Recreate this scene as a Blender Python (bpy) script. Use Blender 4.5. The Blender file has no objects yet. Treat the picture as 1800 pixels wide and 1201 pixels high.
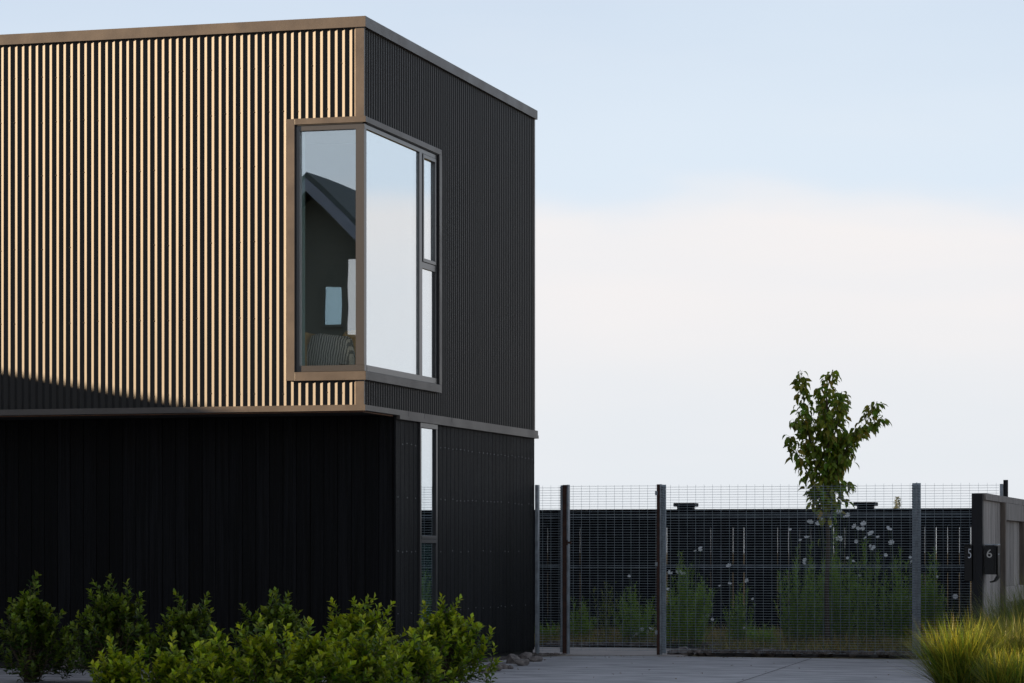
import bpy, bmesh, math, random
from math import sin, cos, pi, radians, sqrt, atan2
from mathutils import Vector, Matrix, noise
random.seed(7)
S = bpy.context.scene
C = S.collection

# ------------------------------------------------------------------ camera
TH = radians(15.65); F_PX = 5171.0; HZ = 970.0; EYE = 1.137
CAM = Vector((8.58, -25.58, EYE))
cd = bpy.data.cameras.new('camera'); cam = bpy.data.objects.new('camera', cd); C.objects.link(cam)
cam.location = CAM; cam.rotation_euler = (pi/2, 0, TH)
cd.sensor_width = 36; cd.lens = F_PX/1800*36; cd.shift_y = (HZ-600.5)/1800
cd.clip_start = .5; cd.clip_end = 5000
cd.dof.use_dof = True; cd.dof.focus_distance = 29.5; cd.dof.aperture_fstop = 7.0
S.camera = cam
RT = Vector((cos(TH), sin(TH), 0)); FW = Vector((-sin(TH), cos(TH), 0))

def at(px, py, Z):                       # photo pixel at depth Z -> world point
    p = CAM + RT*((px-900)/F_PX*Z) + FW*Z
    return Vector((p.x, p.y, EYE+(HZ-py)/F_PX*Z))
def on_y(px, y):                         # photo column on the plane y -> x, depth
    d = RT*((px-900)/F_PX)+FW
    t = (y-CAM.y)/d.y
    return CAM.x+d.x*t, t
def on_x(px, x):
    d = RT*((px-900)/F_PX)+FW
    t = (x-CAM.x)/d.x
    return CAM.y+d.y*t, t
def zat(py, Z): return EYE+(HZ-py)/F_PX*Z

# ------------------------------------------------------------------ light
SUN_EL = radians(9.6); SUN_AZ = radians(20)
tr = Vector((cos(SUN_AZ)*cos(SUN_EL), sin(SUN_AZ)*cos(SUN_EL), -sin(SUN_EL)))
ld = bpy.data.lights.new('sun', 'SUN'); ld.energy = 5.0; ld.angle = radians(.5); ld.color = (1, .71, .43)
sun = bpy.data.objects.new('sun', ld); C.objects.link(sun); sun.rotation_euler = tr.to_track_quat('-Z', 'Y').to_euler()

W = bpy.data.worlds.new('World'); S.world = W; W.use_nodes = True
nt = W.node_tree; nt.nodes.clear()
def N(t, tp, **k):
    n = t.nodes.new(tp)
    for a, b in k.items(): setattr(n, a, b)
    return n
def mth(t, op, a, b=None, c=None, clamp=False):
    n = N(t, 'ShaderNodeMath', operation=op); n.use_clamp = clamp
    for i, v in enumerate((a, b, c)):
        if v is None: continue
        if isinstance(v, (int, float)): n.inputs[i].default_value = v
        else: t.links.new(v, n.inputs[i])
    return n.outputs[0]
def mrange(t, v, a, b, c=0, d=1):
    n = N(t, 'ShaderNodeMapRange', interpolation_type='SMOOTHSTEP')
    t.links.new(v, n.inputs[0])
    for i, x in enumerate((a, b, c, d)): n.inputs[i+1].default_value = x
    return n.outputs[0]
def mixc(t, f, a, b, blend='MIX'):
    n = N(t, 'ShaderNodeMix', data_type='RGBA', blend_type=blend)
    for i, v in ((0, f), (6, a), (7, b)):
        if isinstance(v, (int, float)): n.inputs[i].default_value = v
        elif isinstance(v, tuple): n.inputs[i].default_value = (*v, 1) if len(v) == 3 else v
        else: t.links.new(v, n.inputs[i])
    return n.outputs[2]
sky = N(nt, 'ShaderNodeTexSky', sky_type='NISHITA'); sky.sun_disc = False
sky.sun_elevation = SUN_EL; sky.sun_rotation = atan2(-tr.x, -tr.y) % (2*pi)
sky.air_density = 1.0; sky.dust_density = 1.0; sky.ozone_density = 1.5
tc = N(nt, 'ShaderNodeTexCoord'); sep = N(nt, 'ShaderNodeSeparateXYZ'); nt.links.new(tc.outputs['Generated'], sep.inputs[0])
nz = N(nt, 'ShaderNodeTexNoise'); nz.inputs['Scale'].default_value = 3.2; nz.inputs['Detail'].default_value = 4; nz.inputs['Roughness'].default_value = .5
mp = N(nt, 'ShaderNodeMapping'); mp.inputs['Scale'].default_value = (1.5, 1.5, 5); mp.inputs['Location'].default_value = (.3, .1, .2)
nt.links.new(tc.outputs['Generated'], mp.inputs[0]); nt.links.new(mp.outputs[0], nz.inputs[0])
el = mth(nt, 'ADD', sep.outputs[2], mth(nt, 'MULTIPLY', mth(nt, 'SUBTRACT', nz.outputs[0], .5), .075))
el = mth(nt, 'SUBTRACT', el, mth(nt, 'MULTIPLY', mth(nt, 'ADD', mth(nt, 'MINIMUM', sep.outputs[0], -.18), .20), .06))
nz2 = N(nt, 'ShaderNodeTexNoise'); nz2.inputs['Scale'].default_value = 5; nz2.inputs['Detail'].default_value = 5
mp2 = N(nt, 'ShaderNodeMapping'); mp2.inputs['Scale'].default_value = (1, 1, 7); nt.links.new(tc.outputs['Generated'], mp2.inputs[0]); nt.links.new(mp2.outputs[0], nz2.inputs[0])
K = 7.0                                  # pale haze colours are given for a background strength of .065
def kc(r, g, b): return (r*K, g*K, b*K)
band = mixc(nt, mrange(nt, el, .02, .10), kc(.80, .84, .885), kc(.925, .895, .895))
band = mixc(nt, mrange(nt, nz2.outputs[0], .35, .7, .0, .55), band, kc(.85, .865, .90))
upper = mixc(nt, mrange(nt, el, .12, .30), kc(.74, .835, .94), kc(.52, .64, .82))
cloudy = mixc(nt, mth(nt, 'MULTIPLY', mrange(nt, el, .105, .125), mrange(nt, nz2.outputs[0], .1, .5, .86, 1.0)), band, upper)
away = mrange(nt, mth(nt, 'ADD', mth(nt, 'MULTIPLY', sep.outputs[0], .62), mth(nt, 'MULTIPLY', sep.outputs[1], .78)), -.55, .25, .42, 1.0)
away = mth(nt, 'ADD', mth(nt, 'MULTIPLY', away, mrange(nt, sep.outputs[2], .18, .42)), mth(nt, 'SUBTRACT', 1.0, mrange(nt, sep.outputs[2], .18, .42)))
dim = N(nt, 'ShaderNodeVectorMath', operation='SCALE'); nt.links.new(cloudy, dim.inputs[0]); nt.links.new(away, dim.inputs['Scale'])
zen = mixc(nt, .45, sky.outputs[0], kc(.50, .50, .56))
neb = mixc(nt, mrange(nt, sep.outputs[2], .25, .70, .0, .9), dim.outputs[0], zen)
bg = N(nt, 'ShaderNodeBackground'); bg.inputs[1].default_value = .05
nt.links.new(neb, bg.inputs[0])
wo = N(nt, 'ShaderNodeOutputWorld'); nt.links.new(bg.outputs[0], wo.inputs[0])
S.view_settings.view_transform = 'Standard'; S.view_settings.look = 'None'
S.view_settings.exposure = 1.5; S.view_settings.gamma = 1
S.render.engine = 'CYCLES'

# ------------------------------------------------------------------ materials
def mat(name, col, rough=.6, vary=.15, scale=8, stretch=(1, 1, 1), bump=.0, spec=.5, metal=0, col2=None, bscale=None, coord='Object', island=0, detail=5, rv=.08):
    m = bpy.data.materials.new(name); m.use_nodes = True; t = m.node_tree
    b = t.nodes['Principled BSDF']; b.inputs['Roughness'].default_value = rough
    b.inputs['Specular IOR Level'].default_value = spec; b.inputs['Metallic'].default_value = metal
    co = N(t, 'ShaderNodeTexCoord'); mp = N(t, 'ShaderNodeMapping'); mp.inputs['Scale'].default_value = stretch
    t.links.new(co.outputs[coord], mp.inputs[0])
    n = N(t, 'ShaderNodeTexNoise'); n.inputs['Scale'].default_value = scale; n.inputs['Detail'].default_value = detail; n.inputs['Roughness'].default_value = .6
    t.links.new(mp.outputs[0], n.inputs[0])
    f = mrange(t, n.outputs[0], .3, .7)
    c1 = tuple(x*(1-vary) for x in col); c2 = col2 or tuple(min(1, x*(1+vary)) for x in col)
    o = mixc(t, f, c1, c2)
    if island:
        g = N(t, 'ShaderNodeNewGeometry')
        h = N(t, 'ShaderNodeHueSaturation'); t.links.new(o, h.inputs['Color'])
        t.links.new(mrange(t, g.outputs['Random Per Island'], 0, 1, 1-island, 1+island), h.inputs['Value'])
        o = h.outputs[0]
    t.links.new(o, b.inputs['Base Color'])
    t.links.new(mrange(t, n.outputs[0], .2, .8, max(.05, rough-rv), min(1, rough+rv)), b.inputs['Roughness'])
    if bump:
        n2 = N(t, 'ShaderNodeTexNoise'); n2.inputs['Scale'].default_value = bscale or scale*3; n2.inputs['Detail'].default_value = 6
        t.links.new(mp.outputs[0], n2.inputs[0])
        bp = N(t, 'ShaderNodeBump'); bp.inputs['Strength'].default_value = bump; bp.inputs['Distance'].default_value = .02
        t.links.new(n2.outputs[0], bp.inputs['Height']); t.links.new(bp.outputs[0], b.inputs['Normal'])
    return m

def leafmat(name, dark, light, trans=.35, rough=.45, spread=.25):
    m = bpy.data.materials.new(name); m.use_nodes = True; t = m.node_tree
    b = t.nodes['Principled BSDF']; b.inputs['Roughness'].default_value = rough
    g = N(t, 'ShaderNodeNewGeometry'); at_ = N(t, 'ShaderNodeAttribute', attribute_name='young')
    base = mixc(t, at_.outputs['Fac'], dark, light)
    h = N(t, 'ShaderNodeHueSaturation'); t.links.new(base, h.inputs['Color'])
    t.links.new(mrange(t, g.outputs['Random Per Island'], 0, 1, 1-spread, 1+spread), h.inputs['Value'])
    r2 = mth(t, 'FRACT', mth(t, 'MULTIPLY', g.outputs['Random Per Island'], 17.3))
    t.links.new(mrange(t, r2, 0, 1, .475, .515), h.inputs['Hue'])
    t.links.new(h.outputs[0], b.inputs['Base Color'])
    tl = N(t, 'ShaderNodeBsdfTranslucent'); t.links.new(h.outputs[0], tl.inputs[0])
    mx = N(t, 'ShaderNodeMixShader'); mx.inputs[0].default_value = trans
    t.links.new(b.outputs[0], mx.inputs[1]); t.links.new(tl.outputs[0], mx.inputs[2])
    t.links.new(mx.outputs[0], t.nodes['Material Output'].inputs[0])
    return m

def glassmat(name, f0=.41, f1=.54, tint=(.93, .98, .95), gc=(.93, .97, 1)):
    m = bpy.data.materials.new(name); m.use_nodes = True; t = m.node_tree; t.nodes.remove(t.nodes['Principled BSDF'])
    lw = N(t, 'ShaderNodeLayerWeight'); lw.inputs[0].default_value = .5
    f = mth(t, 'ADD', mth(t, 'MULTIPLY', lw.outputs['Facing'], f1), f0, clamp=True)
    gl = N(t, 'ShaderNodeBsdfGlossy'); gl.inputs['Roughness'].default_value = .0; gl.inputs[0].default_value = (*gc, 1)
    tp = N(t, 'ShaderNodeBsdfTransparent'); tp.inputs[0].default_value = (*tint, 1)
    co = N(t, 'ShaderNodeTexCoord'); n = N(t, 'ShaderNodeTexNoise'); n.inputs['Scale'].default_value = 1.6; n.inputs['Detail'].default_value = 1
    t.links.new(co.outputs['Object'], n.inputs[0])
    bp = N(t, 'ShaderNodeBump'); bp.inputs['Strength'].default_value = .035; bp.inputs['Distance'].default_value = .01
    t.links.new(n.outputs[0], bp.inputs['Height']); t.links.new(bp.outputs[0], gl.inputs['Normal'])
    mx = N(t, 'ShaderNodeMixShader'); t.links.new(f, mx.inputs[0]); t.links.new(tp.outputs[0], mx.inputs[1]); t.links.new(gl.outputs[0], mx.inputs[2])
    t.links.new(mx.outputs[0], t.nodes['Material Output'].inputs[0])
    return m

M = dict(
 clad=mat('ribbed_steel', (.016, .0148, .0138), .47, .05, 3, (1, 1, .3), spec=.27, rv=.006),
 flash=mat('folded_flashing', (.082, .070, .061), .44, .14, 2.5, (1, 1, 1), bump=.03, bscale=30),
 frame=mat('window_aluminium', (.046, .045, .046), .28, .02, 3, spec=.75, rv=.004),
 seal=mat('rubber_seal', (.012, .012, .013), .6, .05, 3),
 board=mat('black_stained_board', (.0024, .0024, .0030), .6, .6, 14, (3, 3, .07), bump=.5, bscale=40, island=.5, spec=.13, col2=(.0085, .0085, .0098)),
 soffit=mat('soffit_lining', (.02, .019, .018), .8, .2, 4),
 copper=mat('timber_trim', (.20, .10, .055), .6, .2, 6),
 screw=mat('screw_head', (.03, .028, .027), .4, .2, 20, metal=.5),
 nail=mat('nail_head', (.32, .32, .34), .45, .3, 20, metal=.5),
 galv=mat('galvanised_steel', (.30, .33, .36), .45, .25, 14, metal=.55),
 wire=mat('galvanised_wire', (.34, .40, .44), .5, .2, 9, metal=.1),
 rust=mat('rusted_steel', (.055, .022, .014), .8, .4, 22, bump=.2),
 concrete=mat('broomed_concrete', (.36, .345, .35), .70, .42, 1.7, (1, 3.2, 1), bump=.12, bscale=25),
 pathm=mat('path_concrete', (.42, .37, .34), .8, .2, 3, (1, 3, 1), bump=.1),
 soil=mat('soil', (.045, .036, .028), .95, .5, 11, bump=.9, bscale=30),
 dry=mat('dry_grass_ground', (.16, .13, .05), .95, .4, 2, bump=.5),
 tim=mat('weathered_timber', (.26, .235, .215), .8, .35, 5, (6, 6, .35), bump=.3, bscale=22, island=.16),
 timd=mat('weathered_timber_brown', (.13, .105, .085), .8, .35, 5, (6, 6, .35), bump=.3),
 blackt=mat('black_painted_timber', (.008, .008, .010), .6, .4, 6, (5, 5, .5), bump=.15, spec=.3),
 fenceb=mat('dark_stained_paling', (.0045, .0045, .0065), .75, .5, 6, (6, 6, .4), bump=.2, island=.35, spec=.12),
 rock=mat('rock', (.17, .145, .13), .9, .45, 9, bump=.8, bscale=20, island=.3),
 stem=mat('stem_bark', (.07, .05, .03), .8, .3, 20),
 gstem=mat('green_stem', (.08, .12, .03), .7, .3, 20),
 petal=leafmat('white_petal', (.82, .82, .83), (.82, .82, .83), .5, .6, .05),
 box=mat('letterbox_black', (.008, .008, .009), .42, .2, 5, spec=.25),
 num=mat('number_metal', (.42, .40, .38), .45, .1, 5, metal=.2),
 numw=mat('number_white', (.55, .57, .6), .5, .05, 5),
 wall_in=mat('room_wall', (.40, .40, .34), .9, .05, 2),
 floor_in=mat('room_floor', (.2, .13, .08), .7, .2, 4),
 tan=mat('tan_leather', (.70, .42, .12), .6, .15, 6),
 quilt=None, glass=glassmat('coated_glass'), glass_slot=glassmat('coated_glass_slot', .22, .80),
 edge=mat('pale_teal', (.45, .62, .58), .4, .05, 4),
 blind=mat('blind_fabric', (.50, .78, .70), .8, .15, 3),
 nwall=mat('neighbour_weatherboard', (.10, .11, .09), .8, .12, 3, (.3, .3, 8), bump=.1),
 nroof=mat('neighbour_roof_steel', (.055, .075, .072), .55, .15, 5, (4, 1, 1)),
 nfascia=mat('neighbour_fascia', (.20, .23, .28), .6, .08, 4),
 white=mat('white_paint', (.75, .75, .74), .5, .05, 3),
 brickw=mat('plaster_wall', (.35, .33, .30), .85, .1, 2, bump=.1),
 leaf=leafmat('shaded_shrub_leaf', (.030, .065, .006), (.20, .28, .012), .34),  # leaf colour darkened to carry the shade over the left shrubs
 leaf2=leafmat('bright_shrub_leaf', (.075, .145, .007), (.42, .50, .014), .38),
 tleaf=leafmat('tree_leaf', (.15, .25, .016), (.38, .27, .03), .45, .5, .3),
 feather=leafmat('feathery_leaf', (.15, .31, .012), (.36, .48, .03), .35, .6),
 tuss=leafmat('tussock_blade', (.085, .17, .016), (.40, .36, .03), .42, .32, .55),
 tussg=leafmat('green_tussock_blade', (.07, .12, .016), (.22, .20, .03), .38, .45, .35),
 gcov=leafmat('ground_cover_leaf', (.13, .15, .03), (.36, .27, .07), .3, .7, .35),
 farleaf=leafmat('far_leaf', (.10, .13, .05), (.2, .2, .08), .4),
)
# striped quilt fabric
q = mat('striped_linen', (.10, .10, .105), .9, .1, 5); t = q.node_tree
co = N(t, 'ShaderNodeTexCoord'); wv = N(t, 'ShaderNodeTexWave'); wv.bands_direction = 'X'
wv.inputs['Scale'].default_value = 6; wv.inputs['Distortion'].default_value = 3.5; wv.inputs['Detail'].default_value = 2
t.links.new(co.outputs['Object'], wv.inputs[0])
t.links.new(mixc(t, mrange(t, wv.outputs['Fac'], .35, .75), (.16, .16, .17), (.80, .78, .77)), t.nodes['Principled BSDF'].inputs['Base Color'])
M['quilt'] = q

# ------------------------------------------------------------------ builders
class MB:
    def __init__(s): s.v = []; s.f = []; s.y = []
    def box(s, x0, x1, y0, y1, z0, z1):
        i = len(s.v)
        s.v += [(x, y, z) for z in (z0, z1) for y in (y0, y1) for x in (x0, x1)]
        s.f += [tuple(i+k for k in q) for q in ((0, 2, 3, 1), (4, 5, 7, 6), (0, 1, 5, 4), (2, 6, 7, 3), (0, 4, 6, 2), (1, 3, 7, 5))]
        return s
    def poly(s, pts):
        i = len(s.v); s.v += [tuple(p) for p in pts]; s.f.append(tuple(range(i, i+len(pts)))); return s
    def prism(s, pts, off):                      # closed outline extruded by a vector
        i = len(s.v); n = len(pts); o = Vector(off)
        s.v += [tuple(Vector(p)) for p in pts]+[tuple(Vector(p)+o) for p in pts]
        s.f.append(tuple(range(i, i+n))[::-1]); s.f.append(tuple(range(i+n, i+2*n)))
        for k in range(n): s.f.append((i+k, i+(k+1) % n, i+n+(k+1) % n, i+n+k))
        return s
    def tube(s, pts, r0, r1=None, n=6):
        r1 = r0 if r1 is None else r1; pts = [Vector(p) for p in pts]; rings = []
        for k, p in enumerate(pts):
            d = (pts[min(k+1, len(pts)-1)]-pts[max(k-1, 0)])
            d = d.normalized() if d.length > 1e-9 else Vector((0, 0, 1))
            a = d.orthogonal().normalized(); b = d.cross(a)
            r = r0+(r1-r0)*k/max(1, len(pts)-1); i = len(s.v)
            s.v += [tuple(p+(a*cos(2*pi*j/n)+b*sin(2*pi*j/n))*r) for j in range(n)]; rings.append(i)
        for a, b in zip(rings, rings[1:]):
            for j in range(n): s.f.append((a+j, a+(j+1) % n, b+(j+1) % n, b+j))
        s.f.append(tuple(rings[0]+j for j in range(n))[::-1]); s.f.append(tuple(rings[-1]+j for j in range(n)))
        return s
    def build(s, name, m, parent=None, smooth=False, bevel=0):
        me = bpy.data.meshes.new(name); me.from_pydata(s.v, [], s.f)
        if s.y:
            a = me.attributes.new('young', 'FLOAT', 'POINT'); a.data.foreach_set('value', s.y)
        bm = bmesh.new(); bm.from_mesh(me)
        if not s.y: bmesh.ops.recalc_face_normals(bm, faces=bm.faces)
        bm.to_mesh(me); bm.free()
        me.materials.append(M[m] if isinstance(m, str) else m)
        if smooth: me.polygons.foreach_set('use_smooth', [True]*len(me.polygons))
        me.update()
        o = bpy.data.objects.new(name, me); C.objects.link(o)
        if bevel:
            b = o.modifiers.new('bevel', 'BEVEL'); b.width = bevel; b.segments = 2; b.limit_method = 'ANGLE'
        if parent: o.parent = parent
        return o
    def leaf(s, p, d, n, L, w, young=0, curl=.25, seg=2):
        """folded leaf: p base, d direction, n up side"""
        d = d.normalized(); sd = d.cross(n)
        sd = sd.normalized() if sd.length > 1e-6 else d.orthogonal().normalized()
        n = sd.cross(d).normalized(); i = len(s.v)
        if seg == 2:
            m = p+d*L*.55-n*L*.02; tip = p+d*L-n*L*curl
            s.v += [tuple(p), tuple(m+sd*w*.5+n*w*.18), tuple(tip), tuple(m-sd*w*.5+n*w*.18), tuple(m)]
            s.f += [(i, i+1, i+4), (i+1, i+2, i+4), (i+2, i+3, i+4), (i+3, i, i+4)]; s.y += [young]*5
        else:
            pts = [p, p+d*L*.3, p+d*L*.62-n*L*curl*.35, p+d*L*.92-n*L*curl]
            ws = [.0, .5, .44]
            s.v.append(tuple(pts[0]))
            for k in (1, 2):
                s.v += [tuple(pts[k]+sd*w*ws[k]+n*w*.2), tuple(pts[k]), tuple(pts[k]-sd*w*ws[k]+n*w*.2)]
            s.v.append(tuple(pts[3])); j = i+7
            s.f += [(i, i+1, i+2), (i, i+2, i+3), (i+1, i+4, i+5, i+2), (i+2, i+5, i+6, i+3), (i+4, j, i+5), (i+5, j, i+6)]
            s.y += [young]*8
    def blade(s, p, d, n, L, w, bend, young=0, seg=3):
        sd = d.cross(n)
        sd = sd.normalized() if sd.length > 1e-6 else Vector((1, 0, 0)); i = len(s.v); q = Vector(p); dd = Vector(d).normalized()
        for k in range(seg+1):
            ww = w*(1-(k/seg)**1.6)*.5 if k < seg else 0
            if k < seg: s.v += [tuple(q+sd*ww), tuple(q-sd*ww)]; s.y += [young]*2
            else: s.v.append(tuple(q)); s.y.append(young)
            q = q+dd*(L/seg); dd = (dd+Vector((d.x, d.y, -1.0))*bend/seg*(k+1)/seg*1.6).normalized()
        for k in range(seg-1): a = i+2*k; s.f.append((a, a+1, a+3, a+2))
        a = i+2*(seg-1); s.f.append((a, a+1, a+2))

def tag(o, label=None, cat=None, group=None, kind=None):
    for k, v in (('label', label), ('category', cat), ('group', group), ('kind', kind)):
        if v: o[k] = v
    return o
def empty(name, loc, label, cat, group=None, rz=0):
    o = bpy.data.objects.new(name, None); C.objects.link(o); o.location = loc; o.rotation_euler = (0, 0, rz); o.empty_display_size = .2
    return tag(o, label, cat, group)
def copy_tree(o, loc, rz, sc, label):
    def rec(a, par):
        c = a.copy(); C.objects.link(c)
        if par: c.parent = par
        for ch in [x for x in bpy.data.objects if x.parent == a]: rec(ch, c)
        return c
    r = rec(o, None); r.location = loc; r.rotation_euler = (0, 0, rz); r.scale = sc; r['label'] = label
    return r
U = Vector((0, 0, 1))

# ------------------------------------------------------------------ ground
g = MB()
g.poly([(-2500, -2500, -.012), (2500, -2500, -.012), (2500, 2500, -.012), (-2500, 2500, -.012)])
tag(g.build('ground', 'dry'), kind='structure')
# driveway in front of the house and fence
d = MB()
dr = [(-12, -60), (14, -60), (14, 5.0), (5.6, 5.3), (2.1, 5.62), (.95, 5.72), (.5, 5.45), (.12, 4.9), (.16, 2.6), (.2, .72), (-12, .72)]
d.prism([(x, y, -.10) for x, y in dr], (0, 0, .10))
tag(d.build('driveway', 'concrete'), kind='structure')
j = MB()
for (a, b) in (((.2, 1.2), (10, 1.9)), ((4.2, -10), (3.2, 5.45))):
    A = Vector((*a, .002)); B = Vector((*b, .002)); nn = (B-A).cross(U).normalized()*.005
    j.poly([A+nn, B+nn, B-nn, A-nn])
tag(j.build('driveway_joint', 'soil'), kind='structure')
s = MB()
for i in range(60):
    for k in range(36):
        x0 = -8+i*.3; y0 = 5.4+k*.25
        def hh(x, y): return -.006+.05*(.5+noise.noise(Vector((x*1.7, y*1.7, 0))))*min(1, max(0, (y-6.0)*1.2))*(0 if (x < 1.9 and y < 8.4) else 1)+.012*noise.noise(Vector((x*9, y*9, 3)))-(.03 if y < 6.0 or (x < 1.9 and y < 8.4) else 0)
        s.poly([(x, y, hh(x, y)) for x, y in ((x0, y0), (x0+.3, y0), (x0+.3, y0+.25), (x0, y0+.25))])
tag(s.build('garden_soil', 'soil'), kind='structure')
p = MB(); p.box(.14, 1.72, 5.76, 8.2, -.05, .004); p.box(-.6, .139, 6.15, 8.2, -.05, .003)
tag(p.build('path', 'pathm'), kind='structure')
h = MB()                                   # low far hill on the right
xs = [-900+60*k for k in range(41)]
prof = [(x, 1.0+8.2*max(0, (x+40)/700)**.5*(1+.12*noise.noise(Vector((x/90, 0, 0)))) if x > -40 else .5) for x in xs]
for (x0, z0), (x1, z1) in zip(prof, prof[1:]):
    for (ya, fa), (yb, fb) in (((420, 0), (470, .6)), ((470, .6), (560, 1)), ((560, 1), (760, .2))):
        h.poly([(x0, ya, z0*fa), (x1, ya, z1*fa), (x1, yb, z1*fb), (x0, yb, z0*fb)])
tag(h.build('hills', 'dry'), kind='structure')

# ------------------------------------------------------------------ main house
HT, HB = 6.04, 2.43            # top of parapet, underside of upper storey
L = 9.0; DP = 5.98
house = empty('house', (0, 0, 0), 'dark two storey house with ribbed steel upper floor overhanging a black timber ground floor', 'house')
PITCH = .0712
def rib(x):                    # depth behind the crest plane for position x along the wall
    f = (x/PITCH) % 1.0
    return f
RIBP = [(0, 1), (.03, 1), (.48, 0), (.515, 0), (.97, 1)]   # fraction, depth factor: valley, rise, crest, fall
RD = .0160
RIBS = [(0, 1), (.08, 1), (.38, 0), (.66, 0), (.96, 1)]
def corrugate(length, prof, dep):
    """list of strips in (u, depth) for u from 0 to length, away from the corner"""
    out = []
    k = 0
    while k*PITCH < length:
        for (f, dpt) in prof: out.append((k*PITCH+f*PITCH, dpt*dep))
        k += 1
    out = [o for o in out if o[0] <= length]
    return out
Z0c, Z1c = 2.475, 5.965
WZ0, WZ1 = 2.712, 5.122        # outer edge of the window casing
WXF, WYR = .742, 2.345
def clad(front):
    mb = MB(); n = corrugate((L if front else DP)-.09, RIBP if front else RIBS, RD if front else .019)
    lim = WXF if front else WYR
    base = .072
    for (u0, d0), (u1, d1) in zip(n, n[1:]):
        u0 += base; u1 += base
        spans = [(Z0c, WZ0+.03), (WZ1-.03, Z1c)] if (u0 < lim-.02) else [(Z0c, Z1c)]
        for za, zb in spans:
            if front: mb.poly([(-u0, d0, za), (-u1, d1, za), (-u1, d1, zb), (-u0, d0, zb)])
            else: mb.poly([(-d0, u0, za), (-d1, u1, za), (-d1, u1, zb), (-d0, u0, zb)])
    # screw heads in the valleys
    rr = random.Random(3 if front else 5)
    for zi, z in enumerate((2.60, 3.3, 4.0, 4.7, 5.2, 5.62)):
        for k in range(int((L if front else DP)/PITCH)-1):
            if (k+zi*2) % 4 not in (0, 2) or rr.random() < .25: continue
            u = base+(k+.05)*PITCH
            if u < lim+.05 and WZ0-.05 < z < WZ1+.05: continue
            zz = z+rr.uniform(-.012, .012)
            if front: mb.box(-u-.005, -u+.005, RD-.007, RD+.002, zz-.005, zz+.005)
            else: mb.box(-RD-.002, -RD+.007, u-.005, u+.005, zz-.005, zz+.005)
    return mb.build('ribbed_cladding', 'clad', house)
clad(True); clad(False)
# corner trim, parapet, base flashing, far corner trim
PR = .012
MB().box(-.072, PR-.002, -PR+.002, .02, WZ1, 5.965).build('corner_trim', 'flash', house)
MB().box(-.072, PR-.002, -PR+.002, .02, HB+.045, WZ0).build('corner_trim', 'flash', house)
MB().prism([(-.072, -PR+.002, WZ1), (-.072, RD, WZ1), (-.098, RD, WZ1)], (0, 0, 5.965-WZ1)).build('corner_trim', 'flash', house)
MB().prism([(-.072, -PR+.002, HB+.045), (-.072, RD, HB+.045), (-.098, RD, HB+.045)], (0, 0, WZ0-HB-.045)).build('corner_trim', 'flash', house)
MB().box(-.03, .006, DP-.055, DP, HB+.055, 5.95).build('corner_trim', 'flash', house)
PO = .030
MB().prism([(-L, -PO, HT-.098), (PO, -PO, HT-.098), (PO, -PO, HT), (-L, -PO, HT)], (0, .05, 0)).build('parapet_flashing', 'flash', house)
MB().box(PO-.05, PO-.0015, -PO+.05, DP+.02, HT-.098, HT).build('parapet_flashing', 'flash', house)
MB().box(-L, PO-.051, .021, DP, HT-.105, HT-.02).build('roof', 'flash', house)
MB().box(-L, .026, -.026, .03, HB, HB+.054).build('base_flashing', 'flash', house)
MB().box(-.02, .024, .031, DP+.06, HB+.002, HB+.053).build('base_flashing', 'flash', house)
MB().box(-.02, .034, .99, DP+.05, HB-.035, HB+.001).build('drip_flashing', 'flash', house)
for y in (1.28, 1.80, 2.72): MB().box(.0238, .0250, y, y+.005, HB+.004, HB+.051).build('flashing_joint', 'seal', house)
# copper coloured strip under the overhang
MB().box(-L, -.02, .05, .075, HB-.011, HB-.002).build('soffit_trim', 'copper', house)
MB().box(-.045, -.018, .076, .94, HB-.011, HB-.002).build('soffit_trim', 'copper', house)
MB().box(-L, -.046, .031, DP, HB+.004, HB+.045).build('soffit', 'soffit', house)
# solid inner walls of the upper storey
w = MB()
w.box(-L, -WXF+.05, .03, .16, HB+.06, 5.86)
w.box(-WXF+.05, -.05, .03, .16, HB+.06, WZ0+.06); w.box(-WXF+.05, -.05, .03, .16, WZ1-.06, 5.86)
w.box(-.16, -.03, .161, DP-.03, HB+.06, WZ0+.06); w.box(-.16, -.03, .161, DP-.03, WZ1-.06, 5.86)
w.box(-.16, -.03, WYR-.05, DP-.03, WZ0+.061, WZ1-.061)
w.box(-L, -.161, DP-.15, DP-.03, HB+.06, 5.86)
w.box(-L, -L+.1, .161, DP-.16, HB+.06, 5.86)
w.build('wall', 'wall_in', house)
MB().box(-4.2, -4.1, .165, DP-.16, HB+.16, 5.8).box(-4.0, -.17, 4.2, 4.3, HB+.16, 5.8).build('room_partition', 'wall_in', house)
MB().box(-L+.11, -.165, .165, DP-.16, HB+.07, HB+.15).build('room_floor', 'floor_in', house)
MB().box(-L+.11, -.165, .165, DP-.16, 5.5, 5.56).build('room_ceiling', 'wall_in', house)
# unseen back wing added behind the front block to shade the garden
bw = MB().box(-9, -3.0, DP+.02, 15, 0, 6.0); bw.build('rear_shade_wing', 'board', house)
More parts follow.
